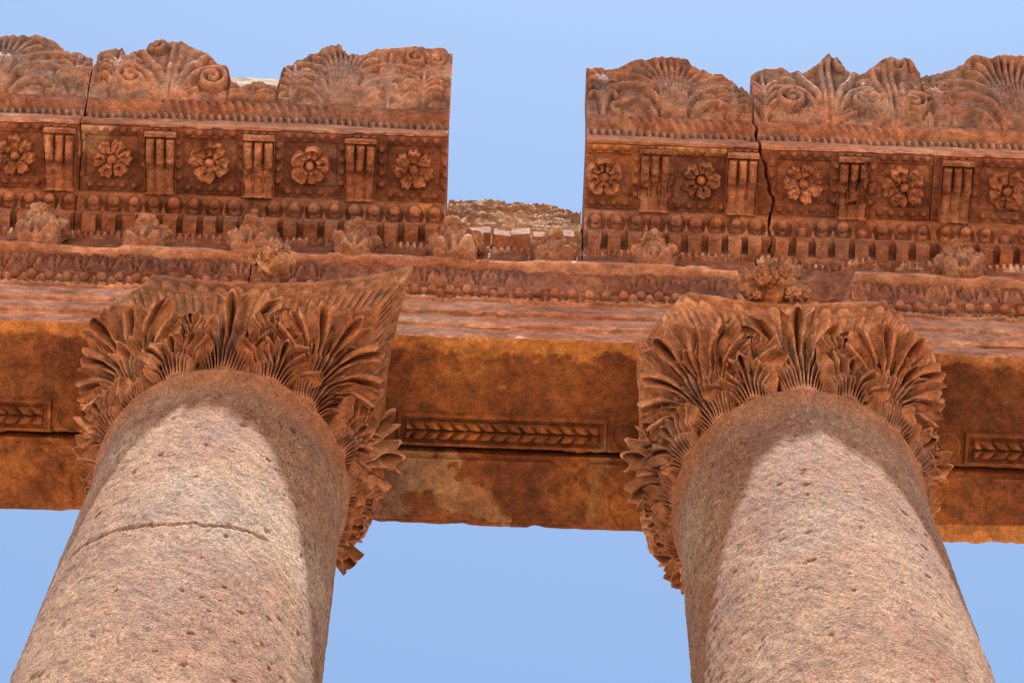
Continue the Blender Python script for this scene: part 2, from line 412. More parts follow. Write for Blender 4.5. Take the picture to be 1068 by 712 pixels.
def make_column(cx, label, cuts, seed, crack):
    root = thing('temple_column', label, 'column', (cx, 0, FLOOR), 'tall temple columns')
    # shaft: slight taper, apophyge at the top, pitted, with a cracked drum joint
    zv = np.concatenate([np.linspace(FLOOR + .75, 18.2, 40), np.arange(18.22, ZR + .001, .024)])
    nth = 300
    th = np.linspace(0, 2 * pi, nth, endpoint=False)
    T, Z = np.meshgrid(th, zv, indexing='ij')
    r = 1.0 + .0118 * (ZR - Z) + .03 * sst(Z, ZR - .34, ZR - .16) + .022 * np.sqrt(np.clip(1 - ((Z - ZR + .06) / .06) ** 2, 0, 1))
    P = np.stack([cx + r * np.cos(T), r * np.sin(T), Z], -1)
    PS = P * np.array([1, 1, .38]) + np.stack([.25 * Z, 0 * Z, .10 * T], -1)
    g1 = fbm(PS, 21, 2, seed); g2 = fbm(P * np.array([1, 1, .5]), 2.2, 4, seed + 3); g3 = fbm(P * np.array([1, 1, .5]), 5.5, 3, seed + 6)
    rough = .35 + .65 * sst(ZR - Z, .25, 1.6)
    g4 = 1 - 2.4 * np.abs(fbm(PS, 13, 3, seed + 15))
    d = .007 * g1 * rough + .007 * g2 + .003 * g3 + .004 * g4 * rough
    pit = sst(fbm(P * np.array([1, 1, .7]), 16, 2, seed + 12), .66, .76)
    d -= .024 * pit * rough
    if crack:
        for zc, wob, dep, a0, a1 in crack:
            zz = zc + wob * fbm(np.stack([np.cos(T), np.sin(T), 0 * T], -1), 1.6, 5, seed + 7)
            aw = sst(T, a0, a0 + .15) * (1 - sst(T, a1 - .15, a1))
            w = .017 + .012 * fbm(P, 5, 2, seed + 5)
            d -= dep * aw * np.exp(-((Z - zz) / w) ** 2)
    P = np.stack([cx + (r + d) * np.cos(T), (r + d) * np.sin(T), Z], -1)
    mb = MB(); mb.grid(P, cu=True)
    m = len(zv)
    mb.F.append(tuple(i * m + m - 1 for i in range(nth))); mb.F.append(tuple(i * m for i in range(nth))[::-1])
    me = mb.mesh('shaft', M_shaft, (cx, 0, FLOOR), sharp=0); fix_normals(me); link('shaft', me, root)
    # base (below the frame)
    prof = [(0, 0), (1.6, 0), (1.6, .25), (1.5, .27), (1.58, .38), (1.5, .5), (1.34, .54), (1.38, .63), (1.32, .72), (1.22, .752), (0, .752)]
    thb = np.linspace(0, 2 * pi, 64, endpoint=False)
    P = np.array([[(rr * cos(a), rr * sin(a), z) for (rr, z) in prof] for a in thb]); P[:, 0, :2] = 0; P[:, -1, :2] = 0
    mb = MB(); mb.grid(P, cu=True); me = mb.mesh('base', M_shaft); fix_normals(me); link('base', me, root)
    # capital: bell, and its sub-parts
    off = (cx, 0, FLOOR)
    zb = np.linspace(ZR + .004, 28.95, 40)
    T, Z = np.meshgrid(np.linspace(0, 2 * pi, 96, endpoint=False), zb, indexing='ij')
    q = (Z - ZR) / 1.4
    r = .90 + .02 * q + .20 * q ** 5
    P = np.stack([cx + r * np.cos(T), r * np.sin(T), Z], -1)
    P[..., :2] += .02 * fbm(P, 4, 4, seed + 30)[..., None]
    mb = MB(); mb.grid(P, cu=True); m = len(zb)
    mb.F.append(tuple(i * m for i in range(96))[::-1]); mb.F.append(tuple(i * m + m - 1 for i in range(96)))
    me = mb.mesh('capital', M_cap, off); fix_normals(me); cap = link('capital', me, root)
    amb = abacus(cx, cuts, seed); me = amb.mesh('abacus', M_cap, off); fix_normals(me); link('abacus', me, cap)
    rnd = random.Random(seed)
    zl = ZR - FLOOR
    for k in range(8):
        a = k * pi / 4 + rnd.uniform(-.03, .03)
        s = rnd.uniform(.93, 1.06)
        w = 1.0
        if k in (3, 4, 5): s *= .8; w = .95
        if (-1, -1) in cuts and seed == 3 and k in (6, 7): s *= .84; w = .955
        link('acanthus_leaf', TALL[(k + seed) % 3], cap, (0, 0, zl + .02), (rnd.uniform(-.03, .03), rnd.uniform(-.03, .03), a), (w, w, s))
        a = (k + .5) * pi / 4 + rnd.uniform(-.05, .05); s = rnd.uniform(.9, 1.1)
        link('acanthus_leaf', LOW[(k * 2 + seed) % 3], cap, (0, 0, zl + .015), (0, 0, a), (1, 1, s))
    for k in range(4):
        a = pi / 4 + k * pi / 2
        broken = ((-1, -1), (1, -1), (1, 1), (-1, 1))[k] in cuts
        link('corner_leaf', CORN[k % 2], cap, (0, 0, zl + .34), (0, 0, a - .05), (.80, .80, .72) if k in (1, 2) else (.90, .90, .92) if broken else (1.0, 1.0, 1.0))
        for sg in (-1, 1):
            link('helix_leaf', INNER[(k + sg) % 2], cap, (0, 0, zl + .62), (0, 0, k * pi / 2 + sg * .30 + rnd.uniform(-.05, .05)), (1, 1, rnd.uniform(.8, .95)))
    return root, cap

colL, capL = make_column(AX[0], 'left weathered stone column with a curved crack below its leafy capital', {(-1, -1): 1.50, (1, 1): 1.34, (-1, 1): 1.34}, 3,
                         [(23.75, .40, .032, 3.75, 5.4)])
colR, capR = make_column(AX[1], 'right weathered stone column, uncracked, its shaft coarse and flaky under the leafy capital', {(-1, -1): 1.60, (1, -1): 1.50, (1, 1): 1.34, (-1, 1): 1.34}, 8, None)

def fleuron(cap, cx, pos, size, seed, n):
    """boss of small leaves and knobs on the middle of the abacus"""
    rnd = random.Random(seed)
    mb = blob((0, 0, 0), (size[0] * .7, size[1] * .7, size[2] * .8), seed, .10, 2.2, 40, 28, .5)
    for k in range(26):
        a = rnd.uniform(-1.7, 1.7); e = rnd.uniform(-.9, 1.0)
        c = (sin(a) * cos(e) * size[0], -cos(a) * cos(e) * size[1], sin(e) * size[2])
        r = rnd.uniform(.26, .42) * size[0]
        b = blob((0, 0, 0), (.50, .8, 1.15), seed + k, .45, 2.0, 26, 18, .7)
        R3 = np.array(Matrix.Rotation(a, 3, 'Z') @ Matrix.Rotation(rnd.uniform(-.5, .9), 3, 'X'))
        mb.add(b.V_all() @ R3.T * r + np.array(c), b.F)
    off = np.array((cx, 0, FLOOR))
    me = mb.mesh('fleuron', M_cap, off - np.array(pos), 60)
    fl = link('fleuron', me, cap)
    for k in range(n):
        a = (k - (n - 1) / 2) * .75
        link('fleuron_leaf', SPRIG[k % 2], cap, (pos[0] + sin(a) * size[0] * .5 - cx, pos[1] - .05, pos[2] + .02 - FLOOR), (rnd.uniform(-.1, .3), 0, a), (.62 * size[0] / .15,) * 3)
fleuron(capL, AX[0], (AX[0] + .24, -1.40, 29.62), (.15, .13, .26), 51, 0)
fleuron(capR, AX[1], (AX[1] - .14, -1.33, 29.58), (.23, .17, .24), 57, 0)

# ------------------------------------------------------------------ architrave
def weave(x, v):
    """two rows of slanting laurel leaves, x along, v in [-1,1] across"""
    p = .118
    ph = x / p + .85 * np.abs(v)
    f = np.abs((ph % 1) - .5) * 2
    h = np.sqrt(np.clip(1 - f ** 2.2, 0, 1)) * np.sqrt(np.clip(1 - (np.abs(np.abs(v) - .5) / .5) ** 3, 0, 1))
    return h * (1 + .3 * ((ph % 1) - .5))

def soffit_panel(x0, x1, y0, y1, seed, z=ZS):
    nx = int((x1 - x0) / .011); ny = int((y1 - y0) / .011)
    X, Y = np.meshgrid(np.linspace(x0, x1, nx), np.linspace(y0, y1, ny), indexing='ij')
    v = (Y - (y0 + y1) / 2) / ((y1 - y0) / 2)
    ed = np.minimum(np.minimum(X - x0, x1 - X), np.minimum(Y - y0, y1 - Y))
    h = .03 * (sst(ed, 0, .012) - sst(ed, .035, .05)) + .02 * sst(ed, .045, .05) * (1 - sst(ed, .055, .075))
    inn = sst(ed, .07, .085)
    wn = sst(fbm(np.stack([X, Y, 0 * X + seed], -1), 1.6, 4, seed), -.5, -.1)
    h = h + inn * (.085 * weave(X, v / .74) * (.35 + .65 * wn) - .012)
    P = np.stack([X, Y, z - .003 - h], -1)
    P[..., 2] += .008 * fbm(P, 7, 4, seed) + .004 * fbm(P, 25, 2, seed)
    B = P.copy(); B[..., 2] = z + .03
    mb = MB(); mb.shell(P, B)
    return mb

def medallion(cx, cy, r, z=ZS):
    th = np.linspace(0, 2 * pi, 48, endpoint=False); rr = np.linspace(.001, r, 22)
    T, R = np.meshgrid(th, rr, indexing='ij'); q = R / r
    h = .014 * np.exp(-((q - .9) / .08) ** 2) + .007 * np.exp(-(q / .6) ** 2)
    P = np.stack([cx + R * np.cos(T), cy + R * np.sin(T), z - .003 - h * (1 - sst(q, .97, 1))], -1)
    P[..., 2] += .006 * fbm(P, 9, 3, 2)
    B = P.copy(); B[..., 2] = z + .03
    mb = MB(); mb.grid(P, cu=True); mb.grid(B, cu=True, flip=True)
    return mb

def cyma_relief(x0, x1, seed):
    """band of small carved palmettes over the pearls, between the top fascia and the lip"""
    nx = int((x1 - x0) / .014); nv = 34
    X, V = np.meshgrid(np.linspace(x0, x1, nx), np.linspace(0, 1, nv), indexing='ij')
    y = -.985 - .075 * V - .035 * np.sin(V * pi * 1.0) * (V - .4); z = 30.49 + .36 * V
    p = .235
    q = ((X / p) % 1 - .5) * 2; alt = np.floor(X / p) % 2
    ang = np.arctan2(q, V + .12); rad = np.hypot(q, V + .12)
    fan = np.abs(np.cos(ang * 4.5)) * sst(rad, .15, .3) * (1 - sst(rad, .95, 1.15))
    ang2 = np.arctan2(1 - np.abs(q), 1.1 - V); fan2 = np.abs(np.cos(ang2 * 5)) * (1 - sst(np.hypot(1 - np.abs(q), 1.1 - V), .5, .7))
    h = np.maximum(fan, fan2 * .8)
    P = np.stack([X, y, z], -1)
    wear = .35 + .65 * sst(fbm(P, 1.5, 4, seed), -.35, .1)
    d = .042 * h * wear + .018 * fbm(P, 6, 4, seed) + .008 * fbm(P, 22, 2, seed)
    P[..., 1] -= d; P[..., 2] -= d * .25
    B = P.copy(); B[..., 1] = -.93
    mb = MB(); mb.shell(P, B)
    return mb

def pearl_mesh(name, r, shell, seed, mat):
    mb = MB()
    th = np.linspace(0, 2 * pi, 18, endpoint=False)[:, None] * np.ones((1, 10)); ph = np.linspace(-1.5, 1.5, 10)[None] * np.ones((18, 1))
    P = np.stack([np.cos(ph) * np.cos(th), np.cos(ph) * np.sin(th), np.sin(ph)], -1) * r
    P *= (1 + .16 * fbm(P + seed, 14, 3, seed))[..., None]
    mb.grid(P, cu=True)
    if shell:
        # the husk: an open ring round the egg, facing -Y and down
        a = np.linspace(0, 2 * pi, 24, endpoint=False)[:, None] * np.ones((1, 8)); b = np.linspace(0, 2 * pi, 8, endpoint=False)[None] * np.ones((24, 1))
        R = r * 1.40 + r * .13 * np.cos(b)
        Q = np.stack([R * np.cos(a), r * .25 * np.sin(b) + r * .1, R * np.sin(a)], -1)
        tl = .85; Q = Q @ np.array([[1, 0, 0], [0, cos(tl), sin(tl)], [0, -sin(tl), cos(tl)]])
        Q *= (1 + .08 * fbm(Q + seed, 20, 2, seed))[..., None]
        mb.grid(Q, cu=True, cv=True)
    me = mb.mesh(name, mat, sharp=0); fix_normals(me)
    return me
PEARL = [pearl_mesh('pearl', .046, False, s, M_red) for s in (1, 2, 3)]
EGG = [pearl_mesh('egg', .054, False, s, M_red) for s in (4, 5, 6)]

def fascia_profile(y_back, top):
    return [(-.858, ZS), (-.858, 29.655), (-.862, 29.658), (-.862, 29.672), (-.898, 29.675), (-.902, 29.69), (-.898, 29.705), (-.900, 29.945), (-.888, 29.948), (-.888, 29.962), (-.928, 29.965), (-.932, 29.98),
            (-.928, 29.995), (-.928, 30.29), (-.915, 30.293), (-.915, 30.303), (-.955, 30.305), (-.955, 30.345), (-.93, 30.36), (-.945, 30.365), (-.955, 30.39), (-.96, 30.415), (-.963, 30.44), (-.965, 30.465), (-.985, 30.47), (-.985, 30.49)] + \
           ([(-.95, 30.5), (-.95, 30.84), (-1.13, 30.85), (-1.165, 30.86), (-1.165, 30.93)] if top else [(-.90, 30.55), (-.86, 30.70), (-.90, 30.93)]) + \
           [(y_back, 30.93), (y_back, ZS)]

def front_beam(x0, x1, label, seed, pearls, panel, carve, jag=(0, 0)):
    root = thing('architrave_beam', label, 'stone beam', ((x0 + x1) / 2, -.43, ZS), 'architrave beams')
    off = ((x0 + x1) / 2, -.43, ZS)
    prof = fascia_profile(.165, True)
    mb = sweep(prof, x0, x1, .03, .007, .025, seed, .015, bigchip=.04, xstep=.0125)
    V = mb.V_all()
    if carve != (x0, x1):                                  # mouldings broken off beyond the carved stretch
        a, b = carve
        dist = np.maximum(a - V[:, 0], V[:, 0] - b)
        w = sst(dist + .12 * fbm(V, 3, 3, seed), 0, .12) * sst(V[:, 2], 30.28, 30.40) * (V[:, 1] < -.5)
        lim = -.86 - .14 * fbm(V, 1.7, 5, seed + 2) - .06 * fbm(V, 6, 4, seed)
        V[:, 1] = V[:, 1] * (1 - w) + np.maximum(V[:, 1], lim) * w
    for x in pearls:                                       # sunk bed round each pearl, a dart between
        r = np.hypot(V[:, 0] - x, V[:, 2] - 30.415)
        m = (V[:, 1] < -.8) & (np.abs(V[:, 2] - 30.415) < .075)
        V[:, 1] += m * (.05 * np.exp(-((r - .055) / .02) ** 4) - .006 * np.exp(-((np.abs(V[:, 0] - x) - .078) / .012) ** 2))
    me = mesh_from('beam_body', V - np.array(off), mb.F, M_fas); fix_normals(me)
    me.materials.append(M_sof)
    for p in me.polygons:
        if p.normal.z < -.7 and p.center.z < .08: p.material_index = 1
    link('beam_body', me, root)
    cm = cyma_relief(carve[0], carve[1], seed).mesh('palmette_band', M_redD, off, 60); fix_normals(cm); link('palmette_band', cm, root)
    for k, x in enumerate(pearls):
        link('pearl', PEARL[(k * 7 + seed) % 3], root, (x - off[0], -.99 - off[1] + .008 * sin(k * 5.1), 30.415 - off[2]), (0, k * 1.3, 0), (1, 1, 1))
    if panel:
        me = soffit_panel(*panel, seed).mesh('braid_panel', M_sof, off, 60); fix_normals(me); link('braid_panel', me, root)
        for mx in ((panel[0] - .17), (panel[1] + .17)):
            if -4.8 < mx < 5 and x0 < mx - .1 and mx + .1 < x1:
                me = medallion(mx, (panel[2] + panel[3]) / 2, .145).mesh('medallion', M_sof, off, 0); fix_normals(me); link('medallion', me, root)
    return root

pr = lambda a, b, o: [a + o + .1555 * i for i in range(int((b - a - o) / .1555) + 1)]
front_beam(-5.5, -2.39, 'left front architrave stone with a short worn braid on its underside', 21, pr(-5.4, -2.5, 0), (-5.3, -4.0, -.155, .145), (-5.5, -2.39))
front_beam(-2.375, 2.36, 'middle front architrave stone spanning both columns, braided laurel band under it', 22, pr(-2.3, 2.0, 0), (-1.0, .84, -.155, .145), (-2.375, 1.98))
front_beam(2.375, 5.6, 'right front architrave stone with its upper moulding broken away beside the capital', 23, pr(3.12, 5.5, 0), (3.95, 5.5, -.155, .145), (3.02, 5.6))

def back_beam(x0, x1, label, seed):
    off = ((x0 + x1) / 2, .52, ZS)
    root = thing('architrave_beam', label, 'stone beam', off, 'architrave beams')
    prof = [(.20, ZS + .004), (.20, 30.93), (1.1, 30.93), (1.1, 30.6), (.93, 30.2), (.873, 29.7), (.873, ZS + .004)]
    mb = sweep(prof, x0, x1, .03, .008, .025, seed, .015, bigchip=.025)
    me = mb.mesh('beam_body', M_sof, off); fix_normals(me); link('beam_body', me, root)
    # flaking skin of old plaster on the underside
    nx, ny = int((x1 - x0) / .02), 32
    X, Y = np.meshgrid(np.linspace(x0 + .03, x1 - .03, nx), np.linspace(.26, .82, ny), indexing='ij')
    P = np.stack([X, Y, 0 * X], -1)
    P[..., 2] = ZS + .020 - .038 * sst(fbm(P, 1.3, 5, seed), .02, .09) + .006 * fbm(P, 9, 3, seed)
    B = P.copy(); B[..., 2] = ZS + .06
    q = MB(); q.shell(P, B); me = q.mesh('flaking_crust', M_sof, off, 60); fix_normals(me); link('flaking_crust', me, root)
back_beam(-5.5, -2.39, 'left rear architrave stone, orange brown and bare underneath, left of the left column', 31)
back_beam(-2.375, 2.365, 'middle rear architrave stone behind the long dark crack, pale flaking patch underneath', 32)
back_beam(2.38, 5.6, 'right rear architrave stone, plain underneath, right of the right capital', 33)

# ------------------------------------------------------------------ frieze with animal brackets
def protome_mesh(seed):
    def lump(c, size, e, rough, sd, nu, nv):
        b = blob((0, 0, 0), (1, 1, 1), sd, rough, e, nu, nv, .5)
        mb.add(b.V_all() * np.array(size) + np.array(c), b.F)
    mb = MB()
    lump((0, -.04, .20), (.145, .17, .21), 6.0, .10, seed, 72, 48)          # block with its leaf
    lump((.0, -.13, .47), (.105, .14, .16), 2.6, .26, seed + 1, 56, 40)      # worn head
    lump((.0, -.25, .42), (.06, .07, .08), 2.4, .22, seed + 2, 30, 22)       # muzzle
    for sx in (-1, 1):
        lump((sx * .135, -.10, .42 + .02 * sx), (.06, .09, .09), 2.6, .30, seed + 4 + sx, 34, 26)
    V = mb.V_all()
    a = np.arctan2(V[:, 0], V[:, 2] + .06); w = (V[:, 1] < -.05) * (1 - sst(V[:, 2], .28, .42)) * sst(V[:, 2], -.02, .08)
    V[:, 1] -= .04 * w * np.sign(np.cos(a * 10)) * np.abs(np.cos(a * 10)) ** .6
    V[:, 1] -= .035 * fbm(V + seed, 13, 4, seed + 7, .6); V[:, 0] += .03 * fbm(V + seed, 14, 3, seed + 9)
    return mesh_from('protome', V, mb.F, M_prot, 70)
PROT = [protome_mesh(s) for s in (61, 65, 69, 73)]

def frieze(x0, x1, label, seed, prots, chew=None):
    off = ((x0 + x1) / 2, 0, 30.934)
    root = thing('frieze_block', label, 'frieze stone', off, 'frieze blocks with bracket heads')
    prof = [(-.93, 30.934), (-.97, 31.05), (-1.01, 31.2), (-1.045, 31.35), (-1.055, 31.48), (-1.04, 31.57), (-1.03, 31.59), (-1.07, 31.605), (-1.095, 31.65), (-1.09, 31.69), (-1.05, 31.71),
            (-1.05, 31.745), (1.0, 31.745), (.93, 30.934)]
    mb = sweep(prof, x0, x1, .025, .010, .03, seed, .02, bigchip=.03, xstep=.0125)
    V = mb.V_all()
    if chew:
        w = sst(V[:, 0], chew[0], chew[0] + .15) * (1 - sst(V[:, 0], chew[1] - .15, chew[1])) * (V[:, 1] < -.5)
        V[:, 1] += w * (.07 + .16 * fbm(V, 2.5, 5, seed + 4))
    # little teeth on the bead strip
    bz = (V[:, 2] > 31.595) & (V[:, 2] < 31.70) & (V[:, 1] < -.9)
    V[bz, 1] += .03 * (np.sin(V[bz, 0] * 2 * pi / .062) > .1)
    me = mesh_from('frieze_body', V - np.array(off), mb.F, M_redD); me.materials.append(M_strip)
    for p in me.polygons:
        if .655 < p.center.z < .775 and p.center.y < -1.0: p.material_index = 1
    fix_normals(me); link('frieze_body', me, root)
    for k, (x, sc, dz) in enumerate(prots):
        link('protome', PROT[(k + seed) % 4], root, (x - off[0], -1.02, .0), (0, 0, (k % 3 - 1) * .08), (sc * 1.14, sc * 1.1, dz))
    return root
frieze(-5.5, -4.115, 'far left frieze stone with a tall worn bracket head below the leftmost crack', 41, [(-4.34, 1.08, 1.12)])
frieze(-4.10, -.83, 'long left frieze stone with three worn bracket heads under the left cornice', 42, [(-3.374, .95, .95), (-2.416, 1.0, .98), (-1.484, 1.0, 1.0)])
frieze(-.815, .60, 'middle frieze stone under the open gap, a taller bracket head at its left end', 43, [(-.555, 1.1, 1.2), (.345, .95, .9)])
frieze(.61, 2.20, 'short frieze stone right of the gap with a single bracket head', 44, [(1.268, .95, 1.05)])
frieze(2.225, 5.6, 'right frieze stone, battered above the right capital, one bracket head near the edge', 45, [(4.06, 1.05, 1.0)], (2.3, 3.6))

# ------------------------------------------------------------------ cornice
ZC = 32.20; YB, YF = -1.345, -2.0
def stroke(X, T, pts, w, h):
    """raised rounded band along a polyline in the sima's own plane"""
    pts = np.array(pts, float); best = np.full(X.shape, 1e9)
    for (ax, ay), (bx, by) in zip(pts[:-1], pts[1:]):
        dx, dy = bx - ax, by - ay; L2 = dx * dx + dy * dy + 1e-12
        m = (np.abs(X - (ax + bx) / 2) < w * 2.4 + abs(dx)) & (np.abs(T - (ay + by) / 2) < w * 2.4 + abs(dy))
        if not m.any(): continue
        x = X[m]; t = T[m]
        s = np.clip(((x - ax) * dx + (t - ay) * dy) / L2, 0, 1)
        best[m] = np.minimum(best[m], np.hypot(x - ax - s * dx, t - ay - s * dy))
    q = np.clip(1 - (best / w) ** 2, 0, 1)
    return h * np.sqrt(q)

def spiral(cx, cy, r, a0, turns, hand=1, n=44):
    out = []
    for i in range(n):
        f = i / (n - 1); a = a0 + hand * f * turns * 2 * pi; rr = r * (1 - .86 * f)
        out.append((cx + rr * cos(a), cy + rr * sin(a)))
    return out

def bez(p0, p1, p2, p3, n=14):
    t = np.linspace(0, 1, n)[:, None]
    p0, p1, p2, p3 = map(lambda q: np.array(q, float), (p0, p1, p2, p3))
    return ((1 - t) ** 3 * p0 + 3 * (1 - t) ** 2 * t * p1 + 3 * (1 - t) * t * t * p2 + t ** 3 * p3).tolist()

def motif_fan(cx, W, H, nr=4, ovals=True):
    """tall leaf of straight ribs that bend outward on top; smooth ovals to each side"""
    S = []
    for k in range(-nr, nr + 1):
        f = k / nr
        S.append((bez((cx + f * .10, .02), (cx + f * .14, H * .45), (cx + f * W * .42, H * .78), (cx + f * W * 1.0, H * (1.0 - .16 * abs(f) - .1 * f * f))), .030, .075 - .015 * abs(f)))
    if ovals:
        for sg in (-1, 1):
            for lv, (yy, ln) in enumerate(((.62, .78), (.34, .62), (.12, .5))):
                S.append((bez((cx + sg * .13, H * (yy - .22)), (cx + sg * .2, H * yy), (cx + sg * (.22 + ln * .3), H * (yy + .1)), (cx + sg * (.2 + ln * .6), H * (yy - .02)), 12), .035, .055))
                S.append((bez((cx + sg * (.2 + ln * .6), H * (yy - .02)), (cx + sg * (.3 + ln * .62), H * yy), (cx + sg * (.27 + ln * .68), H * (yy - .12)), (cx + sg * (.22 + ln * .6), H * (yy - .10)), 8), .03, .05))
    return S

def motif_palm(cx, W, H):
    """stem with tendrils that end in scrolls"""
    S = [(bez((cx - .03, 0), (cx - .035, H * .4), (cx - .03, H * .7), (cx - .04, H)), .04, .075), (bez((cx + .03, 0), (cx + .035, H * .4), (cx + .03, H * .7), (cx + .04, H)), .04, .075)]
    for sg in (-1, 1):
        S.append((bez((cx + sg * .06, .05), (cx + sg * .10, H * .4), (cx + sg * W * .35, H * .5), (cx + sg * W * .55, H * .78)), .05, .075))
        S.append((spiral(cx + sg * W * .38, H * .86, .13, (0 if sg > 0 else pi), 1.5, sg), .032, .07))
        S.append((bez((cx + sg * .06, .02), (cx + sg * .2, H * .25), (cx + sg * W * .4, H * .45), (cx + sg * W * .8, H * .42)), .04, .06))
        S.append((spiral(cx + sg * W * .62, H * .22, .15, pi / 2, 1.6, -sg), .035, .075))
        S.append((bez((cx + sg * W * .55, H * .6), (cx + sg * W * .7, H * .7), (cx + sg * W * .85, H * .66), (cx + sg * W * .9, H * .5)), .04, .05))
        for j in range(3): S.append((bez((cx + sg * .04, .0), (cx + sg * (.06 + .04 * j), .06), (cx + sg * (.08 + .06 * j), .10), (cx + sg * (.10 + .08 * j), .17 - .03 * j), 6), .018, .05))
    return S

def motif_leaf(cx, W, H, n=4, y0=.0):
    S = [([(cx, y0), (cx, y0 + H)], .025, .06)]
    for sg in (-1, 1):
        for k in range(n):
            f = (k + .3) / n
            S.append((bez((cx, y0 + H * f * .55), (cx + sg * W * .3, y0 + H * (f * .6 + .25)), (cx + sg * W * .7, y0 + H * (f * .7 + .3)), (cx + sg * W, y0 + H * (f * .75 + .18)), 8), .028, .055))
    return S

TL = math.hypot(.32, 1.12)
def sima(x0, x1, outline, motifs, seed, ztop_back=.34):
    nx = int((x1 - x0) / .0125); nt = 92
    xo = np.array([p[0] for p in outline]); to = np.array([p[1] for p in outline])
    x = np.linspace(x0, x1, nx)
    top = np.interp(x, xo, to) * .875
    xx = np.stack([x, 0 * x, 0 * x + seed], -1)
    top = np.maximum(top + .03 * fbm(xx, 7, 4, seed) + .012 * fbm(xx, 30, 2, seed), .05)
    v = np.linspace(0, 1, nt)
    X = x[:, None] * np.ones((1, nt)); T = top[:, None] * v[None]
    Q = np.stack([X, T, 0 * X + seed], -1)
    h = .018 * fbm(Q, 2.2, 4, seed) + .012 * fbm(Q, 9, 4, seed)
    rel = np.zeros(X.shape); grv = np.zeros(X.shape)
    wob = .014 * fbm(Q, 5, 3, seed + 3); wob2 = .014 * fbm(Q, 5, 3, seed + 4)
    for m in motifs:
        for pts, w, hh in m:
            rel = np.maximum(rel, stroke(X + wob, T + wob2, pts, w, hh)); grv = np.maximum(grv, stroke(X + wob, T + wob2, pts, w * 1.75, hh * .6))
    # worn where the surface has flaked
    wear = .55 + .45 * sst(fbm(Q, 1.4, 5, seed + 6), -.42, -.05)
    fill = np.clip(1 - 2 * np.abs(fbm(Q, 6.5, 3, seed + 8)), 0, 1) * .022
    fade = sst(top[:, None] - T, .015, .13)
    rel = rel * fade; grv = grv * fade
    h = h + (rel * 1.75 - grv * .75) * wear + fill * 1.3 * (rel < .02)
    rim = sst(top[:, None] - T, .14, .05) * .04                # plain swelling under the broken edge
    h = h + rim
    edge = sst(top[:, None] - T, .05, .0); h = h - .05 * edge * edge
    # lean with a slight S
    q = T / 1.16
    y = -2.10 - .40 * q - .05 * np.sin(q * pi * 2) ; z = 32.78 + 1.12 * q
    n = np.array([-1.12, -.32]) / TL
    P = np.stack([X, y + n[0] * h, z + n[1] * h], -1)
    B = P.copy(); B[..., 1] = y + ztop_back; B[..., 2] = z + .015 * fbm(Q, 4, 3, seed + 11) * v[None]
    mb = MB(); mb.shell(P, B)
    return mb

def modillion_mesh(seed, worn=0):
    nx, ny = 44, 66
    X, V = np.meshgrid(np.linspace(-.145, .145, nx), np.linspace(0, 1, ny), indexing='ij')
    u = X / .145
    Y = YB - .01 + (YF + .075 - YB) * V
    fr = sst(V, .91, .94)
    k = u / .97 * 1.5
    f = np.abs((k + .5) % 1 - .5) * 2
    rib = np.sqrt(np.clip(1 - f ** 2, 0, 1))
    inside = (np.abs(u) < .975)
    tong = sst(V, .36, .66) * (1 - sst(V, .88, .92)) * np.sqrt(np.clip(1 - (np.clip(np.abs(f), 0, 1)) ** 2.5, 0, 1))
    h = .075 + .045 * fr
    h = np.where(inside & (V < .93), .012 + .040 * rib * (1 - sst(V, .5, .62)) + .14 * tong - .02 * (V > .55) * (f > .8), h)
    h = h + .04 * sst(V, .02, -.0) + .03 * (1 - V) ** 2
    P = np.stack([X, Y, -h], -1)
    h2 = .022 * fbm(P + seed, 7, 4, seed) + .010 * fbm(P + seed, 24, 2, seed)
    h2 = h2 - .08 * worn * sst(fbm(P + seed, 5, 4, seed + 2), -.1, .25) * (V > .2) * (h > .05)
    P[..., 2] -= h2
    B = P.copy(); B[..., 2] = .02
    mb = MB(); mb.shell(P, B)
    me = mb.mesh('modillion', M_orn, sharp=60); fix_normals(me); return me
MOD = [modillion_mesh(1), modillion_mesh(2, .35), modillion_mesh(3), modillion_mesh(4, .6), modillion_mesh(5, .45)]; MODW = modillion_mesh(9, 1)

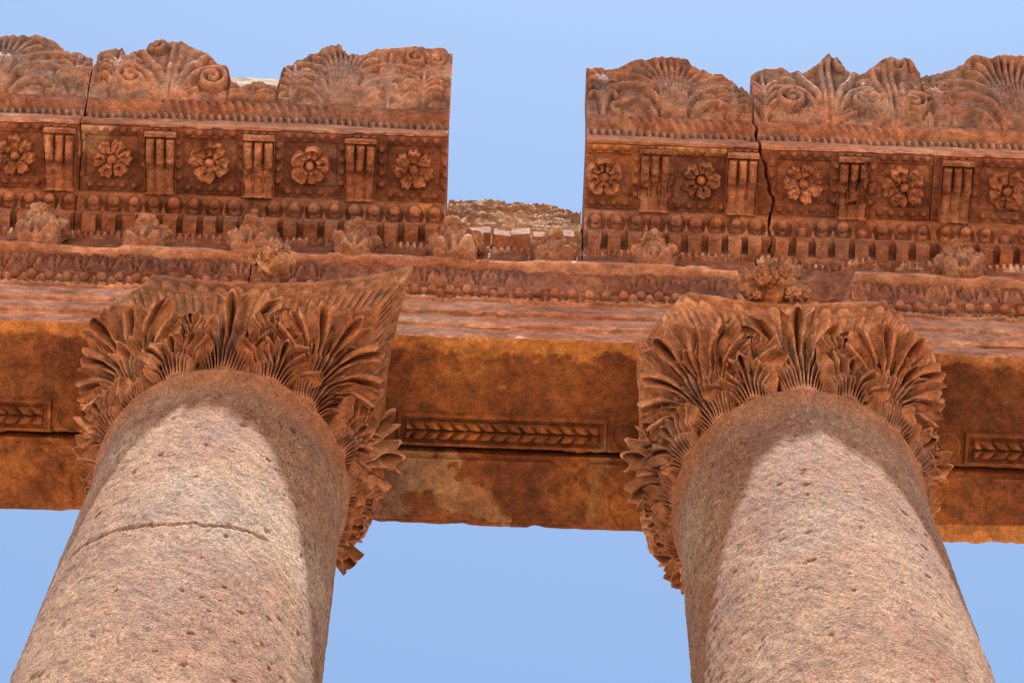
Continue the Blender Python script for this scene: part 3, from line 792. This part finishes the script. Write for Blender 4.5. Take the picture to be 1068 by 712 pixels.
def rosette_mesh(seed, npet, R, inner, cup, worn=.0):
    """flower facing down: z is height below the soffit"""
    nt, nr = 120, 30
    T, Rr = np.meshgrid(np.linspace(0, 2 * pi, nt, endpoint=False), np.linspace(0.0, 1, nr), indexing='ij')
    k = T * npet / (2 * pi)
    f = np.abs((k + .5) % 1 - .5) * 2
    rr = R * (1 - .24 * f ** 4) * (1 + .05 * np.sin(3 * k * 2 * pi) * (worn > 0))
    x = Rr * rr * np.cos(T + seed); y = Rr * rr * np.sin(T + seed)
    pet = np.sqrt(np.clip(1 - f ** 2.4, 0, 1))
    h = .02 + .06 * pet * sst(Rr, .25, .5) + 1.6 * cup * sst(Rr, .6, .9) * pet - .022 * np.exp(-((Rr - .62) / .14) ** 2) * (1 - f) - .05 * sst(Rr, .9, 1.0) - .028 * np.exp(-((Rr - .3) / .07) ** 2)
    h = h - .03 * np.exp(-(f / .16) ** 2) * sst(Rr, .35, .5) * (1 - sst(Rr, .8, .95)) * (npet < 7)
    if inner:
        k2 = T * inner / (2 * pi) + .5; f2 = np.abs((k2 + .5) % 1 - .5) * 2
        h = h + .05 * (1 - sst(Rr * (1 + .3 * f2 ** 2), .42, .52)) * np.sqrt(np.clip(1 - f2 ** 3, 0, 1))
    h = h + .05 * (Rr > .97) * 0
    P = np.stack([x, y, -h], -1)
    P[..., :2] *= (1 + .16 * fbm(P + seed, 6, 3, int(seed * 9)))[..., None]
    P[..., 2] -= .045 * fbm(P + seed, 9, 4, int(seed * 7)) - worn * .05 * sst(fbm(P + seed, 6, 3, int(seed * 5)), 0, .3)
    B = np.stack([x, y, 0 * x + .10], -1)
    mb = MB(); mb.grid(P, cu=True); mb.grid(B, cu=True, flip=True)
    n = nt * nr
    for i in range(nt):
        a, b = i * nr + nr - 1, ((i + 1) % nt) * nr + nr - 1
        mb.F.append((a, b, b + n, a + n))
    me = mb.mesh('rosette', M_orn, sharp=50); fix_normals(me); return me
ROS = [rosette_mesh(.3, 5, .185, 0, .025), rosette_mesh(1.1, 6, .185, 5, .012, .6), rosette_mesh(2.2, 5, .18, 5, .03), rosette_mesh(.7, 7, .18, 4, .02, .4), rosette_mesh(1.7, 4, .19, 4, .02, .5), rosette_mesh(2.9, 5, .175, 0, .03, .3), rosette_mesh(3.7, 5, .19, 6, .03, .8)]
HEART = pearl_mesh('flower_centre', .045, False, 9, M_orn)

def dentil_mesh(seed, broken=0):
    b = .060
    P = []
    nz, na = 12, 48
    zz = np.linspace(0, .185, nz)
    a = np.linspace(0, 2 * pi, na, endpoint=False)
    cx = np.sign(np.cos(a)) * np.minimum(1, np.abs(np.cos(a)) * 1.42); cy = np.sign(np.sin(a)) * np.minimum(1, np.abs(np.sin(a)) * 1.42)
    G = np.zeros((na, nz, 3))
    G[..., 0] = (cx * b)[:, None]; G[..., 1] = (-.075 + cy * .075)[:, None]; G[..., 2] = zz[None]
    c = np.array([0, -.075, .09])
    er = .10 * fbm(G + seed * 2.3, 9, 4, seed)
    G = c + (G - c) * (1 + er)[..., None]
    if broken:
        lim = -.07 + .06 * fbm(G + seed, 9, 3, seed + 3); G[..., 1] = np.maximum(G[..., 1], lim)
    mb = MB(); mb.grid(G, cu=True)
    mb.add([(G[:, 0].mean(0))], []); mb.add([(G[:, -1].mean(0))], [])
    n = na * nz
    for i in range(na):
        j = (i + 1) % na
        mb.F.append((i * nz, n, j * nz)); mb.F.append((i * nz + nz - 1, j * nz + nz - 1, n + 1))
    me = mb.mesh('dentil', M_red, sharp=50); fix_normals(me); return me
DEN = [dentil_mesh(s) for s in (1, 2, 3, 4)]; DENB = [dentil_mesh(s, 1) for s in (7, 8)]

def bumps(X, Y, pts, r, h):
    out = np.zeros(X.shape)
    for px, py in pts:
        m = (np.abs(X - px) < r) & (np.abs(Y - py) < r)
        if m.any(): out[m] = np.maximum(out[m], h * np.sqrt(np.clip(1 - ((X[m] - px) ** 2 + (Y[m] - py) ** 2) / r ** 2, 0, 1)))
    return out

def teeth(a, b, jagL, jagR):
    a += .15 if jagL is J2[1] else 0; b += .12 if jagR is J2[0] else 0
    n = int((b - a - .15) / .187)
    return n, a + ((b - a) - n * .187) / 2

def cornice(x0, x1, label, seed, mods, roses, outline, motifs, jagL=None, jagR=None, sx=None, worn_mods=()):
    off = ((x0 + x1) / 2, -.5, 31.75)
    root = thing('cornice_block', label, 'cornice stone', off, 'carved cornice blocks')
    L = lambda p: (p[0] - off[0], p[1] - off[1], p[2] - off[2])
    # body: dentil bed, ovolo bed, soffit bed, corona, rope and leaf bands
    prof = [(-1.03, 31.752), (-1.055, 31.76), (-1.055, 31.915), (-1.20, 31.925), (-1.205, 31.955), (-1.20, 31.975), (-1.225, 32.0), (-1.25, 32.05), (-1.285, 32.10), (-1.325, 32.115), (-1.34, 32.14), (YB, 32.235),
            (YF + .04, 32.235), (YF + .035, 32.20), (YF, 32.20), (YF, 32.42), (-1.99, 32.435), (-2.015, 32.445), (-2.04, 32.475), (-2.04, 32.51), (-2.02, 32.53), (-2.03, 32.545), (-2.07, 32.56), (-2.115, 32.61),
            (-2.13, 32.68), (-2.115, 32.745), (-2.09, 32.775), (-1.70, 32.775), (1.25, 32.72), (1.2, 32.2), (1.02, 31.752)]
    xa = jagL or x0
    xb = jagR or x1
    mb = sweep(prof, xa, xb, .03, .008, .022, seed, .012, xstep=.0115, bigchip=.028)
    V = mb.V_all()
    # rope (slanting beads) and leaf band carved into the two front rolls
    r1 = (V[:, 2] > 32.44) & (V[:, 2] < 32.545) & (V[:, 1] < -1.9)
    V[r1, 1] += .05 * (np.sin((V[r1, 0] * 2 * pi / .072) + (V[r1, 2] - 32.48) * 26) > .0)
    r2 = (V[:, 2] > 32.55) & (V[:, 2] < 32.77) & (V[:, 1] < -1.95)
    wv = sst(fbm(V[r2], 1.1, 4, seed + 40), -.25, .15)
    V[r2, 1] += .028 * wv * sst(np.sin((V[r2, 0] * 2 * pi / .085) + (V[r2, 2] - 32.66) * 30), -.1, .6)
    n_d, d0 = teeth(x0 if sx is None else sx[0], x1 if sx is None else sx[1], jagL, jagR)
    for i in range(n_d + 1):
        x = d0 + i * .187 + .02
        r = np.hypot(V[:, 0] - x, (V[:, 2] - 32.04) * 1.15)
        m = (V[:, 1] < -1.15) & (V[:, 1] > -1.4) & (V[:, 2] < 32.16) & (V[:, 2] > 31.93)
        dd = m * (.055 * np.exp(-((r - .068) / .022) ** 4) - .022 * np.exp(-((np.abs(V[:, 0] - x) - .0935) / .013) ** 2) * sst(V[:, 2], 32.10, 32.04))
        V[:, 1] += dd * .8; V[:, 2] += dd * .6
    me = mesh_from('corona', V - np.array(off), mb.F, M_red); fix_normals(me)
    me.materials.append(M_fas); me.materials.append(M_sima)
    for p in me.polygons:
        if p.center.y < -1.36:
            z = p.center.z + off[2]
            if 32.19 < z < 32.43: p.material_index = 1
            elif 32.43 < z < 32.55: p.material_index = 2
    link('corona', me, root)
    # coffered soffit sheet with its pearl borders
    sx0, sx1 = sx or (x0, x1)
    nx = int((sx1 - sx0) / .0125); ny = 58
    X, Y = np.meshgrid(np.linspace(0, 1, nx), np.linspace(YB - .004, YF + .042, ny), indexing='ij')
    ea = jagL(Y, 0 * Y + 32.2) if jagL else x0; eb = jagR(Y, 0 * Y + 32.2) if jagR else x1
    X = (ea + .006) * (1 - X) + (eb - .006) * X
    h = np.zeros(X.shape)
    pts = []
    for rx in roses:
        hw = .255
        ed = np.minimum(hw - np.abs(X - rx), .215 - np.abs(Y + 1.665))
        h -= .035 * sst(ed, 0, .012)
        for i in range(5):
            xx = rx - hw + .05 + (2 * hw - .1) * i / 4
            pts += [(xx, -1.665 - .265), (xx, -1.665 + .262)]
        for i in range(4):
            yy = -1.665 - .17 + .34 * i / 3
            pts += [(rx - hw - .045, yy), (rx + hw + .045, yy)]
    for mx in mods:
        pts += [(mx - .12 + .08 * i, YF + .045) for i in range(4)]
    P = np.stack([X, Y, 0 * X], -1)
    bw = .45 + .55 * sst(fbm(P, 1.3, 4, seed + 3), -.4, 0)
    h += bumps(X, Y, pts, .034, .045) * bw + .008 * fbm(P, 5, 4, seed) + .004 * fbm(P, 20, 2, seed)
    P[..., 2] = ZC - h; B = P.copy(); B[..., 2] = 32.26
    q = MB(); q.shell(P, B); me = q.mesh('coffered_soffit', M_redD, off, 60); fix_normals(me); link('coffered_soffit', me, root)
    for k, mx in enumerate(mods):
        link('modillion', MODW if k in worn_mods else MOD[(k * 2 + seed) % 5], root, L((mx, 0, ZC - .004)))
    for k, rx in enumerate(roses):
        r = link('rosette', ROS[(k * 3 + seed) % 7], root, L((rx, -1.655, ZC + .012)), (0, 0, k * .9 + seed), (1, 1, 1))
        link('flower_centre', HEART, r, (0, 0, -.055), (0, k, 0), (1, 1, .8))
    n, d0 = n_d, d0
    rnd = random.Random(seed)
    for i in range(n + 1):
        x = d0 + i * .187
        br = rnd.random() < .08
        link('dentil', DENB[i % 2] if br else DEN[rnd.randrange(4)], root, L((x, -1.05, 31.757)), (0, 0, rnd.uniform(-.04, .04)), (rnd.uniform(.93, 1.05), 1, 1))
        if rnd.random() > .06: link('egg', EGG[rnd.randrange(3)], root, L((x + .02, -1.285, 32.035)), (0, rnd.uniform(0, .4), 0), (rnd.uniform(.85, 1.08),) * 3)
    me = sima(sx0, sx1, outline, motifs, seed).mesh('sima', M_sima, off, 60); fix_normals(me); link('sima', me, root)
    return root

def joint(x, amp, seed, back=0.0, gap=.02):
    """irregular joint between two blocks, as a pair of end functions of (y, z)"""
    def g(y, z):
        q = np.stack([y * 1.0, z * 1.0, 0 * z + seed], -1)
        return x + back * sst(y + 2.05, 0, .75) + amp * fbm(q, 3.0, 4, seed)
    return (lambda y, z: g(y, z) - gap / 2), (lambda y, z: g(y, z) + gap / 2)
J1 = joint(-4.10, .03, 3, 0, .010); J2 = joint(2.20, .13, 7, .17, .032)
OL = [(-5.7, .9), (-5.345, 1.015), (-5.088, 1.178), (-4.86, 1.217), (-4.672, 1.212), (-4.523, 1.142), (-4.407, .949), (-4.262, .9), (-4.131, .73), (-4.085, .577)]
O1 = [(-4.08, .90), (-4.06, .99), (-3.997, 1.022), (-3.881, 1.072), (-3.802, .936), (-3.674, 1.048), (-3.549, 1.2), (-3.364, 1.215), (-3.217, 1.145), (-3.066, 1.015), (-2.904, .748), (-2.807, .577), (-2.764, .30), (-2.679, .22), (-2.60, .25),
      (-2.50, .28), (-2.43, .25), (-2.31, .2), (-2.295, .518), (-2.269, .659), (-2.173, .885), (-2.045, 1.076), (-1.867, 1.212), (-1.755, 1.221), (-1.702, 1.104), (-1.548, 1.015), (-1.442, 1.145), (-1.352, 1.213), (-1.072, 1.235), (-.754, 1.25), (-.70, 1.17)]
O2 = [(.62, 1.04), (.753, 1.017), (.865, .965), (.987, 1.075), (1.101, 1.185), (1.364, 1.226), (1.571, 1.242), (1.689, 1.111), (1.779, 1.017), (1.858, .93), (1.943, .911), (2.021, .758), (2.068, .565), (2.17, .33)]
O3 = [(2.03, .42), (2.05, .564), (2.094, .744), (2.177, .949), (2.294, 1.058), (2.409, 1.127), (2.504, 1.155), (2.592, 1.06), (2.762, 1.075), (2.863, 1.203), (2.985, 1.355), (3.077, 1.321), (3.14, 1.145), (3.229, 1.072), (3.354, 1.122), (3.477, 1.272),
      (3.578, 1.361), (3.72, 1.372), (3.812, 1.339), (3.87, 1.15)]
O4 = [(3.88, 1.10), (4.057, 1.137), (4.129, 1.203), (4.225, 1.23), (4.308, 1.318), (4.413, 1.427), (4.668, 1.427), (4.934, 1.448), (5.234, 1.431), (5.7, 1.4)]
cornice(-5.6, -4.105, 'far left cornice block split off by a vertical crack, its sima carved with smooth ovals', 91, [-4.285], [-5.18, -4.70], OL,
        [motif_fan(-5.0, .35, 1.15), motif_leaf(-4.25, .16, .62)], jagR=J1[0])
cornice(-4.09, -.672, 'long left cornice block with a notch in its crest, ending at the open gap', 92, [-3.345, -2.43, -1.48], [-3.80, -2.885, -1.95, -.985], O1,
        [motif_palm(-3.33, .62, 1.12), motif_leaf(-3.86, .15, .9), motif_leaf(-2.55, .2, .14, 2), motif_fan(-1.70, .30, 1.12), motif_leaf(-2.17, .14, .6), motif_leaf(-.93, .17, .52), motif_leaf(-1.26, .08, .95),
         [(spiral(-1.02, .92, .12, 0, 1.6, 1), .026, .06), (spiral(-.83, .95, .10, pi, 1.5, -1), .026, .05)]], jagL=J1[1])
cornice(.625, 2.20, 'cornice block right of the gap with a shell fan crest, left of the jagged crack', 93, [1.27, 2.085], [.80, 1.705], O2,
        [motif_fan(1.45, .34, 1.15), motif_leaf(.78, .12, .95, 5), motif_leaf(2.02, .13, .45)], jagR=J2[0], sx=(.625, 2.185))
cornice(2.225, 3.865, 'cornice block with scrolled palmette crest just right of the jagged crack', 94, [3.125], [2.66, 3.60], O3,
        [motif_palm(2.93, .55, 1.22), motif_palm(3.55, .30, 1.25), motif_leaf(2.32, .2, .8), motif_leaf(3.6, .16, .4)], jagL=J2[1], worn_mods=(0,), sx=(2.215, 3.865))
cornice(3.868, 5.6, 'far right cornice block with a broad fan crest and a five petal rosette', 95, [4.09, 5.03], [4.565, 5.4], O4,
        [motif_fan(4.70, .38, 1.35), motif_leaf(3.98, .12, .95, 5), motif_leaf(5.4, .2, .9)])

# ------------------------------------------------------------------ broken core in the gap, and the pale stone behind the notch
def core_block():
    off = (-.02, 0, 31.75)
    root = thing('broken_cornice_stub', 'rough broken stone stub filling the gap between the two cornices', 'broken stone', off)
    prof = [(-1.00, 31.75), (-1.0, 31.95), (-1.03, 32.05), (-1.05, 32.2), (-1.07, 32.4), (-1.08, 32.65), (-1.10, 32.95), (-1.09, 33.22), (-.98, 33.32), (-.5, 33.36), (.9, 33.0), (1.0, 31.75)]
    mb = sweep(prof, -.66, .612, .02, .02, .03, 71, .03)
    V = mb.V_all()
    top = .10 * fbm(V * np.array([1, .3, .1]), 2.4, 5, 75) - .16 * sst(V[:, 0], .25, .6)
    V[:, 2] += top * 1.6 * sst(V[:, 2], 32.0, 33.1)
    strata = fbm(V * np.array([1, 1, 3.0]), 6, 4, 76)
    V[:, 1] += (np.abs(strata) * .12 - .04) * sst(V[:, 2], 31.95, 32.1) * (V[:, 1] < -.3)
    me = mesh_from('broken_face', V - np.array(off), mb.F, M_core, 30); fix_normals(me); link('broken_face', me, root)
    for k, x in enumerate((-.52, -.33, -.14, .05, .24, .43)):
        link('dentil_stump', DEN[k % 4], root, (x - off[0], -1.0, .007), (0, 0, .08 * (k % 3 - 1)), (1.42, 1.1 + .12 * (k % 2), .9 + .2 * (k % 2)))
core_block()

def coping():
    off = (-2.4, -1.2, 32.76)
    root = thing('coping_slab', 'pale limestone slab showing through the notch in the left crest', 'stone slab', off)
    mb = sweep([(-1.95, 32.79), (-2.05, 33.05), (-2.11, 33.90), (-1.98, 33.98), (-1.2, 33.98), (-1.2, 32.79)], -2.86, -2.2, .03, .012, .03, 77, .02)
    me = mb.mesh('slab_face', M_pale, off, 40); fix_normals(me); link('slab_face', me, root)
coping()

# ------------------------------------------------------------------ camera
f = 3689.28 / 1068
cam = bpy.data.cameras.new('camera'); co = bpy.data.objects.new('camera', cam); C.objects.link(co)
cam.sensor_width = 36; cam.lens = 36 * f; cam.clip_start = .1; cam.clip_end = 3000
r = Vector((.99932053, -.03671715, .00321277)); u = Vector((-.03616525, -.96000672, .27763135)); w = Vector((.00710955, .2775589, .96068232))
M = Matrix((r, u, -w)).transposed().to_4x4(); M.translation = Vector((-.24135, -9.31977, ZO))
co.matrix_world = M
scene.camera = co

# ------------------------------------------------------------------ light
EL, AZ = 78.3, 13.0            # elevation; degrees to the right of straight in front of the colonnade
sd = Vector((sin(radians(AZ)) * cos(radians(EL)), -cos(radians(AZ)) * cos(radians(EL)), sin(radians(EL))))
sun = bpy.data.lights.new('sun', 'SUN'); sun.energy = 5.0; sun.angle = radians(.53); sun.color = (1.0, .95, .87)
so = bpy.data.objects.new('sun', sun); C.objects.link(so); so.rotation_euler = sd.to_track_quat('Z', 'Y').to_euler()
world = bpy.data.worlds.new('World'); scene.world = world; world.use_nodes = True
nt = world.node_tree; bg = nt.nodes['Background']
sky = nt.nodes.new('ShaderNodeTexSky'); sky.sky_type = 'NISHITA'; sky.sun_disc = False
sky.sun_elevation = radians(EL); sky.sun_rotation = math.atan2(sd.x, sd.y)
sky.air_density = 1.0; sky.dust_density = .45; sky.ozone_density = .6
tint = nt.nodes.new('ShaderNodeVectorMath'); tint.operation = 'MULTIPLY'; tint.inputs[1].default_value = (.98, 1.07, 1.05)
nt.links.new(sky.outputs[0], tint.inputs[0])
nt.links.new(tint.outputs[0], bg.inputs[0]); bg.inputs[1].default_value = .105
scene.view_settings.view_transform = 'Standard'; scene.view_settings.look = 'None'
scene.view_settings.exposure = 1.12; scene.view_settings.gamma = 1; scene.view_settings.use_curve_mapping = False
scene.cycles.max_bounces = 8; scene.cycles.diffuse_bounces = 2
